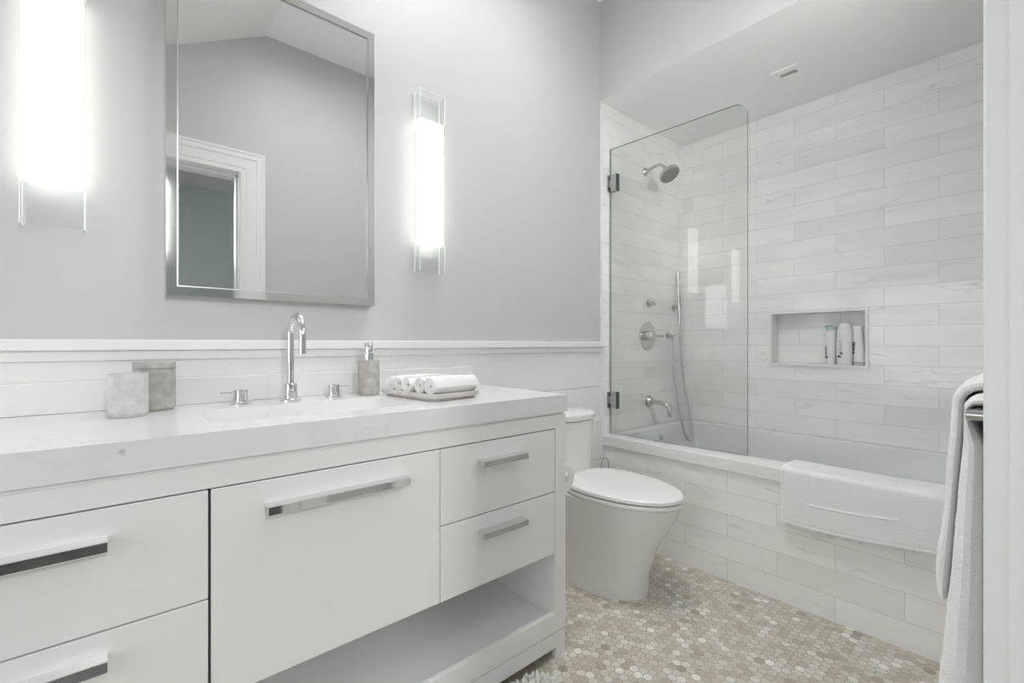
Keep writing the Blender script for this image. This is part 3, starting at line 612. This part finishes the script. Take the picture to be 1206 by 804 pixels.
# ------------------------------------------------------------------ mirror and sconces
mr = thing('mirror', 'tall rectangular wall mirror in a flat polished chrome frame', 'mirror', (0.394, YW, 1.185))
mx0, mx1, mz0, mz1, fw = 0.0965, 0.6915, 1.1855, 2.157, 0.024
tfm = lambda p, d: (p[0], d, p[1])
bm = B(); prism_hole(bm, [(mx0, mz0), (mx1, mz0), (mx1, mz1), (mx0, mz1)], [(mx0+fw, mz0+fw), (mx1-fw, mz0+fw), (mx1-fw, mz1-fw), (mx0+fw, mz1-fw)], YW-0.042, YW-0.001, tfm); part('frame', bm, M['chrome'], mr)
bm = B(); box(bm, mx0+fw-0.001, mx1-fw+0.001, YW-0.037, YW-0.030, mz0+fw-0.001, mz1-fw+0.001); part('mirror_glass', bm, M['mirror'], mr)
bm = B(); g_ = 0.0035; prism_hole(bm, [(mx0+fw, mz0+fw), (mx1-fw, mz0+fw), (mx1-fw, mz1-fw), (mx0+fw, mz1-fw)], [(mx0+fw+g_, mz0+fw+g_), (mx1-fw-g_, mz0+fw+g_), (mx1-fw-g_, mz1-fw-g_), (mx0+fw+g_, mz1-fw-g_)], YW-0.0385, YW-0.0368, tfm); part('inner_lip', bm, M['steel'], mr)
def sconce(xc, label):
    z0, z1, d0, d1 = 1.331, 2.028, YW-0.054, YW-0.010; hw = 0.056
    t = thing('wall_sconce', label, 'wall light', (xc, YW, 1.68))
    bm = B(); box(bm, xc-0.045, xc+0.045, YW-0.011, YW-0.0005, 1.46, 1.90, 0.001, 1); part('back_plate', bm, M['chrome'], t)
    g = 0.0025; bm = B()
    prism_hole(bm, [(xc-hw, d0), (xc+hw, d0), (xc+hw, d1), (xc-hw, d1)], [(xc-hw+g, d0+g), (xc+hw-g, d0+g), (xc+hw-g, d1-g), (xc-hw+g, d1-g)], z0, z1)
    for f in bm.faces: f.material_index = 1 if abs(f.normal.z) > 0.5 else 0
    bm.normal_update()
    for f in bm.faces: f.material_index = 1 if abs(f.normal.z) > 0.5 else 0
    for x_ in (xc-hw, xc+hw-0.002):
        for y_ in (d0, d1-0.002):
            for za, zb in ((z0, 1.437), (1.919, z1)): box(bm, x_-0.0002, x_+0.0022, y_-0.0002, y_+0.0022, za, zb, mi=1)  # white corner strips paint the glints of the sleeve
    part('glass_sleeve', bm, [M['box_glass'], M['edge_glint']], t, label='clear open glass sleeve')
    bm = B(); box(bm, xc-hw+0.004, xc+hw-0.004, d0+0.004, d1-0.003, 1.439, 1.917, 0.0015, 1); part('diffuser', bm, M['lamp'], t, label='glowing white diffuser')
    return t
s1 = sconce(0.924, 'glowing rectangular wall light in a glass sleeve, right of the mirror')
copy_thing(s1, (-0.120, YW, 1.68), 'glowing rectangular wall light in a glass sleeve, left of the mirror')

# ------------------------------------------------------------------ toilet
TXc = 1.655
tl = thing('toilet', 'white skirted toilet with closed lid between vanity and tub', 'toilet', (TXc, 1.25, FZ))
def oval(cx, yb, yf, a, z, p=2.2, n=48, back=0.86):
    """egg outline: back at yb, front tip at yf (yf<yb)"""
    ym = yb - (yb-yf)*0.36; out = []
    for i in range(n):
        t = 2*PI*i/n; c, s = math.cos(t), math.sin(t)
        x_ = a*math.copysign(abs(c)**(2/p), c)
        if s >= 0: y_ = (yb-ym)*abs(s)**(2/3.6); x_ = a*math.copysign(abs(c)**(2/3.2), c)*(1-(1-back)*s)
        else: y_ = -(ym-yf)*abs(s)**(2/2.0); x_ = a*math.copysign(abs(c)**(2/2.05), c)
        out.append((cx+x_, ym+y_, z))
    return out
bm = B(); yb = YW-0.02
prof = [(FZ, 0.162, 1.070), (0.02, 0.163, 1.066), (0.10, 0.160, 1.062), (0.20, 0.166, 1.025), (0.28, 0.174, 0.982), (0.34, 0.181, 0.950), (0.38, 0.187, 0.930), (0.397, 0.188, 0.925), (0.401, 0.184, 0.930)]
loft(bm, [oval(TXc, yb, yf, a, z, back=0.95) for z, a, yf in prof]); part('bowl', bm, M['porcelain'], tl, True)
bm = B(); loft(bm, [oval(TXc, 1.43, 0.916+i, 0.192-i, z) for i, z in ((0.006, 0.4035), (0.0, 0.407), (0.0, 0.417), (0.004, 0.4205))]); part('seat', bm, M['seat'], tl, True)
bm = B(); loft(bm, [oval(TXc, 1.43, 0.914+i, 0.192-i, z) for i, z in ((0.005, 0.4245), (0.0, 0.428), (0.001, 0.439), (0.006, 0.444), (0.03, 0.4465), (0.10, 0.4475))]); part('lid', bm, M['seat'], tl, True)
for s_ in (-1, 1): bm = B(); box(bm, TXc+s_*0.08-0.022, TXc+s_*0.08+0.022, 1.425, 1.455, 0.400, 0.436, 0.006, 3); part('hinge', bm, M['seat'], tl, True)
def tank_ring(a, b, z, n=40, yb=YW-0.014):
    out = [(TXc + a*math.copysign(abs(math.cos(t))**(2/2.7), math.cos(t)), yb - b*abs(math.sin(t))**(2/2.2), z) for t in [PI*i/n for i in range(n+1)]]
    return out
bm = B(); loft(bm, [tank_ring(a, b, z) for a, b, z in ((0.150, 0.165, 0.39), (0.152, 0.168, 0.45), (0.160, 0.176, 0.60), (0.164, 0.180, 0.686))]); part('tank', bm, M['porcelain'], tl, True)
bm = B(); loft(bm, [tank_ring(a, b, z) for a, b, z in ((0.164, 0.181, 0.6895), (0.169, 0.187, 0.6915), (0.170, 0.188, 0.714), (0.166, 0.184, 0.720), (0.15, 0.168, 0.7225))]); part('tank_lid', bm, M['porcelain'], tl, True)
# paper roll and holder on the vanity's side
ph = thing('toilet_paper_holder', 'small white toilet paper holder fixed to the vanity side', 'toilet paper holder', (CX1, 1.19, 0.57))
bm = B(); lathe(bm, (CX1, 1.255, 0.579), (1, 0, 0), [(0, 0.022), (0.006, 0.022), (0.008, 0.008), (0.056, 0.008)], 20); part('wall_post', bm, M['porcelain'], ph, True)
bm = B(); tube(bm, [(1.213, 1.258, 0.579), (1.213, 1.10, 0.579)], 0.007); part('spindle', bm, M['porcelain'], ph, True)
bm = B(); lathe(bm, (1.190, 1.13, 0.6225), (0, 0, 1), [(0, 0.006), (0.004, 0.009), (0.009, 0.0095), (0.013, 0.006), (0.014, 0.0)], 16); part('finial', bm, M['porcelain'], ph, True)
bm = B()
lathe(bm, (1.213, 1.115, 0.566), (0, 1, 0), [(0, 0.020), (0, 0.051), (0.002, 0.053), (0.098, 0.053), (0.10, 0.051), (0.10, 0.020), (0.0, 0.020)], 40, caps=False)
solo('toilet_paper_roll', 'white toilet paper roll peeking out past the vanity side', 'toilet paper', bm, M['paper'], (1.213, 1.165, 0.515), True)
# brush behind the toilet: only its wire loop shows
tb = thing('toilet_brush', 'slim metal loop handle rising behind the toilet, against the tiled tub front', 'toilet brush', (1.945, 1.50, FZ))
bm = B(); lathe(bm, (1.945, 1.50, FZ), (0, 0, 1), [(0, 0.044), (0.004, 0.046), (0.20, 0.043), (0.203, 0.040), (0.19, 0.036), (0.02, 0.036)], 28); part('canister', bm, M['porcelain'], tb, True)
bm = B(); tube(bm, smooth_path([(1.945, 1.50, 0.12), (1.945, 1.50, 0.32), (1.937, 1.507, 0.36), (1.931, 1.512, 0.42), (1.937, 1.507, 0.442), (1.945, 1.50, 0.449), (1.953, 1.493, 0.442), (1.959, 1.488, 0.42), (1.953, 1.493, 0.36), (1.946, 1.499, 0.32)]), 0.0022, 10); part('loop_handle', bm, M['steel'], tb, True)

# ------------------------------------------------------------------ bath mat folded over the tub ledge
xf = XT-0.013
def mat_fn(u, v):
    """u along y (0 at y=0.68), v from the front hem over the ledge to the inside"""
    y_ = 0.682 - 0.482*u
    zb = 0.338 - 0.006*math.sin(PI*u) - 0.004*math.sin(5*u) + 0.022*u
    front = 0.549 - zb; L = front + 0.05 + 0.10; s = v*L; r = 0.012
    if s < front - r: p = (xf-0.013 - 0.008*(1-s/front)*(0.4+0.6*math.sin(2.3*u+0.6)) , y_, zb+s); n_ = (-1, 0, 0.05)
    elif s < front + r*0.57: a = (s-(front-r))/(r*1.57)*PI/2; p = (xf-0.013+r-r*math.cos(a), y_, 0.549-r+r*math.sin(a)); n_ = (-math.cos(a), 0, math.sin(a))
    else:
        q = s-(front+r*0.57); p = (xf-0.001+q, y_, 0.549+0.0035*math.sin(PI*min(q/0.1, 1))); n_ = (0, 0, 1)
    # woven border: a ridge around a centre panel
    hz = s; bu = 0.0
    du = lambda a, w: math.exp(-((u-a)/w)**2)
    ridge = 0.0
    if hz > 0.092: ridge = max(du(0.205, 0.006), du(0.765, 0.006))*0.8
    if 0.205 < u < 0.765: ridge = max(ridge, math.exp(-((hz-0.092)/0.0028)**2))
    panel = -0.0012 if (0.205 < u < 0.765 and hz > 0.092) else 0.0
    hem = 0.0012*(math.exp(-((hz-0.010)/0.003)**2) + du(0.985, 0.006) + du(0.015, 0.006))
    w = 0.0018*noise.noise(Vector((u*5, v*5, 3))) + 0.0005*noise.noise(Vector((u*120, v*120, 1)))
    n2 = Vector(n_).normalized(); off = n2*(0.0022*ridge + panel - hem + w)
    return Vector(p)+off, n_
bm = B(); sheet(bm, mat_fn, 200, 130, 0.015)
solo('bath_mat', 'folded white terry bath mat with a bordered panel hung over the tub ledge', 'bath mat', bm, M['towel'], (xf, 0.44, 0.541), True)

# ------------------------------------------------------------------ towel bar and towels on the south wall
BZ = 0.948; BYC = 0.060
tbar = thing('towel_bar', 'brushed metal towel bar beside the door casing, mostly under white towels', 'towel bar', (0.93, YS, BZ))
M['bar'] = mat('brushed_nickel_bar', (0.42, 0.42, 0.41), 0.22, 1.0)
for px in (0.930, 1.520): bm = B(); lathe(bm, (px, YS, BZ), (0, 1, 0), [(0, 0.020), (0.004, 0.020), (0.0045, 0.0080), (0.059, 0.0080), (0.0595, 0.0072), (0.0595, 0.0)], 28); part('post', bm, M['bar'], tbar, True)
bm = B(); tube(bm, [(0.930, 0.0595, BZ), (1.2, 0.0595, BZ), (1.520, 0.0595, BZ)], 0.0070, 20); part('rail', bm, M['bar'], tbar, True)
def lerp_tab(tab, z):
    return sum(lerp1(tab, z+q*0.012) for q in range(-4, 5))/9
def lerp1(tab, z):
    if z >= tab[0][0]: return tab[0][1]
    for (za, ya), (zb_, yb_) in zip(tab, tab[1:]):
        if z >= zb_:
            q = (za-z)/(za-zb_); return ya + (yb_-ya)*q
    return tab[-1][1]
def drape(x0, x1, of, inf, zf, ob, inb, zbk, zc, zto, zti, seed, hem_z, wave):
    """folded towel over the bar: of/inf give outer and inner y of the front fold by height, ob/inb those of the back fold"""
    nf, na, nb = 84, 18, 30; nu = 40; n = nf+na+nb
    def pt(u, k):
        x_ = x0 + (x1-x0)*u
        if k <= nf:
            z_ = zf + (zc-zf)*k/nf; yo, yi = of(z_), inf(z_); zo = zi = z_; nn = Vector((0, 1, 0)); amp = 1 - k/nf
            hem = math.exp(-((z_-zf)/0.006)**2); yo -= (yo-yi)*0.3*hem
        elif k < nf+na:
            a = PI*(k-nf)/na; cf, cs = math.cos(a), math.sin(a)
            of_, if_, ob_, ib_ = of(zc), inf(zc), ob, inb
            yo = (of_+ob_)/2 + (of_-ob_)/2*cf; zo = zc + (zto-zc)*cs; yi = (if_+ib_)/2 + (if_-ib_)/2*cf; zi = zc + (zti-zc)*cs; nn = Vector((0, cf, cs)); amp = 0
        else:
            z_ = zc - (zc-zbk)*(k-nf-na)/nb; yo, yi = ob, inb; zo = zi = z_; nn = Vector((0, -1, 0)); amp = 0
        e = min(u, 1-u)*(x1-x0)/0.030; kk = 1.0 if e >= 1 else 0.25 + 0.75*math.sqrt(max(0, 1-(1-e)**2))
        wv = amp*wave*(math.sin(u*7+seed)-math.sin(seed)*(1-u))
        bump_ = 0.0016*noise.noise(Vector((u*5+seed, zo*14, 0))) + 0.0009*noise.noise(Vector((u*80+seed, zo*150, yo*100)))
        if hem_z and k <= nf: bump_ -= 0.0018*math.exp(-((zo-hem_z)/0.004)**2) + 0.001*math.exp(-((zo-hem_z+0.055)/0.004)**2)
        o = Vector((0, yo, zo)) + nn*(bump_+wv); i_ = Vector((0, yi, zi)); m_ = (o+i_)/2
        xx = x_ + 0.004*noise.noise(Vector((zo*8, seed, 0)))
        o = m_ + (o-m_)*kk; i_ = m_ + (i_-m_)*kk; o.x = i_.x = xx
        return o, i_
    bm = B(); O, I = [], []
    for i in range(nu+1):
        for k in range(n+1):
            o, i_ = pt(i/nu, k); O.append(bm.verts.new(o)); I.append(bm.verts.new(i_))
    ix = lambda i, k: i*(n+1)+k
    for i in range(nu):
        for k in range(n):
            bm.faces.new((O[ix(i, k)], O[ix(i+1, k)], O[ix(i+1, k+1)], O[ix(i, k+1)])); bm.faces.new((I[ix(i, k)], I[ix(i, k+1)], I[ix(i+1, k+1)], I[ix(i+1, k)]))
    for i in range(nu):
        for k in (0, n): bm.faces.new((O[ix(i, k)], O[ix(i+1, k)], I[ix(i+1, k)], I[ix(i, k)]))
    for k in range(n):
        for i in (0, nu): bm.faces.new((O[ix(i, k)], O[ix(i, k+1)], I[ix(i, k+1)], I[ix(i, k)]))
    return bm
TA_ = [(0.96, 0.0745), (0.90, 0.078), (0.786, 0.085), (0.687, 0.091), (0.588, 0.099), (0.525, 0.104), (0.36, 0.112)]
TB_ = [(0.955, 0.094), (0.866, 0.1015), (0.777, 0.1046), (0.735, 0.108), (0.689, 0.1165), (0.652, 0.118), (0.628, 0.110)]
ao = lambda z: lerp_tab(TA_, z)
bm = drape(0.966, 1.32, ao, lambda z: 0.0675 if z > 0.93 else max(0.0545, 0.0675-(0.93-z)*0.4), 0.36, 0.036, 0.0505, 0.42, BZ+0.004, 0.972, BZ+0.0085, 1.0, 0.56, 0.002)
solo('bath_towel', 'long white bath towel hanging nearest the door casing on the bar', 'towel', bm, M['towel'], (1.14, 0.06, BZ), True, 'towels on the towel bar')
bm = drape(1.028, 1.42, lambda z: lerp_tab(TB_, z), lambda z: ao(z)+0.0045, 0.628, 0.014, 0.032, 0.60, BZ+0.006, 0.998, 0.9755, 2.2, 0.695, 0.0)
solo('hand_towel', 'shorter thick white towel hung over the long towel on the bar', 'towel', bm, M['towel'], (1.24, 0.06, BZ), True, 'towels on the towel bar')

# ------------------------------------------------------------------ shaggy rug in front of the vanity
rg = thing('shag_rug', 'shaggy white chenille rug on the floor in front of the vanity', 'rug', (0.65, 0.78, FZ))
rx0, rx1, ry0, ry1 = 0.28, 1.020, 0.52, 1.042
bm = B(); loft(bm, [rrect(rx0, rx1, ry0, ry1, 0.05, z) for z in (FZ+0.0005, FZ+0.006)]); part('backing', bm, M['paper'], rg)
bm = B(); random.seed(3); st = 0.0125; jy = 0; y_ = ry0+0.006
while y_ < ry1-0.004:
    x_ = rx0+0.006 + (st/2 if jy % 2 else 0)
    while x_ < rx1-0.004:
        ddx = max(0, abs(x_-(rx0+rx1)/2)-((rx1-rx0)/2-0.05)); ddy = max(0, abs(y_-(ry0+ry1)/2)-((ry1-ry0)/2-0.05))
        if math.hypot(ddx, ddy) < 0.049:
            ox = max(0, (x_-(rx1-0.05))/0.05)*0.6 - max(0, (rx0+0.05-x_)/0.05)*0.6; oy = max(0, (y_-(ry1-0.05))/0.05)*0.5 - max(0, (ry0+0.05-y_)/0.05)*0.6
            d = Vector((random.uniform(-0.45, 0.45)+ox, random.uniform(-0.45, 0.45)+oy, 1)).normalized(); h = random.uniform(0.022, 0.031)
            lathe(bm, (x_, y_, FZ+0.004), d, [(0, 0.0042), (h*0.45, 0.0052), (h*0.8, 0.0045), (h*0.95, 0.0028), (h, 0.0008)], 7)
        x_ += st
    y_ += st*0.87; jy += 1
p_ = part('pile', bm, M['shag'], rg, True); p_['kind'] = 'stuff'
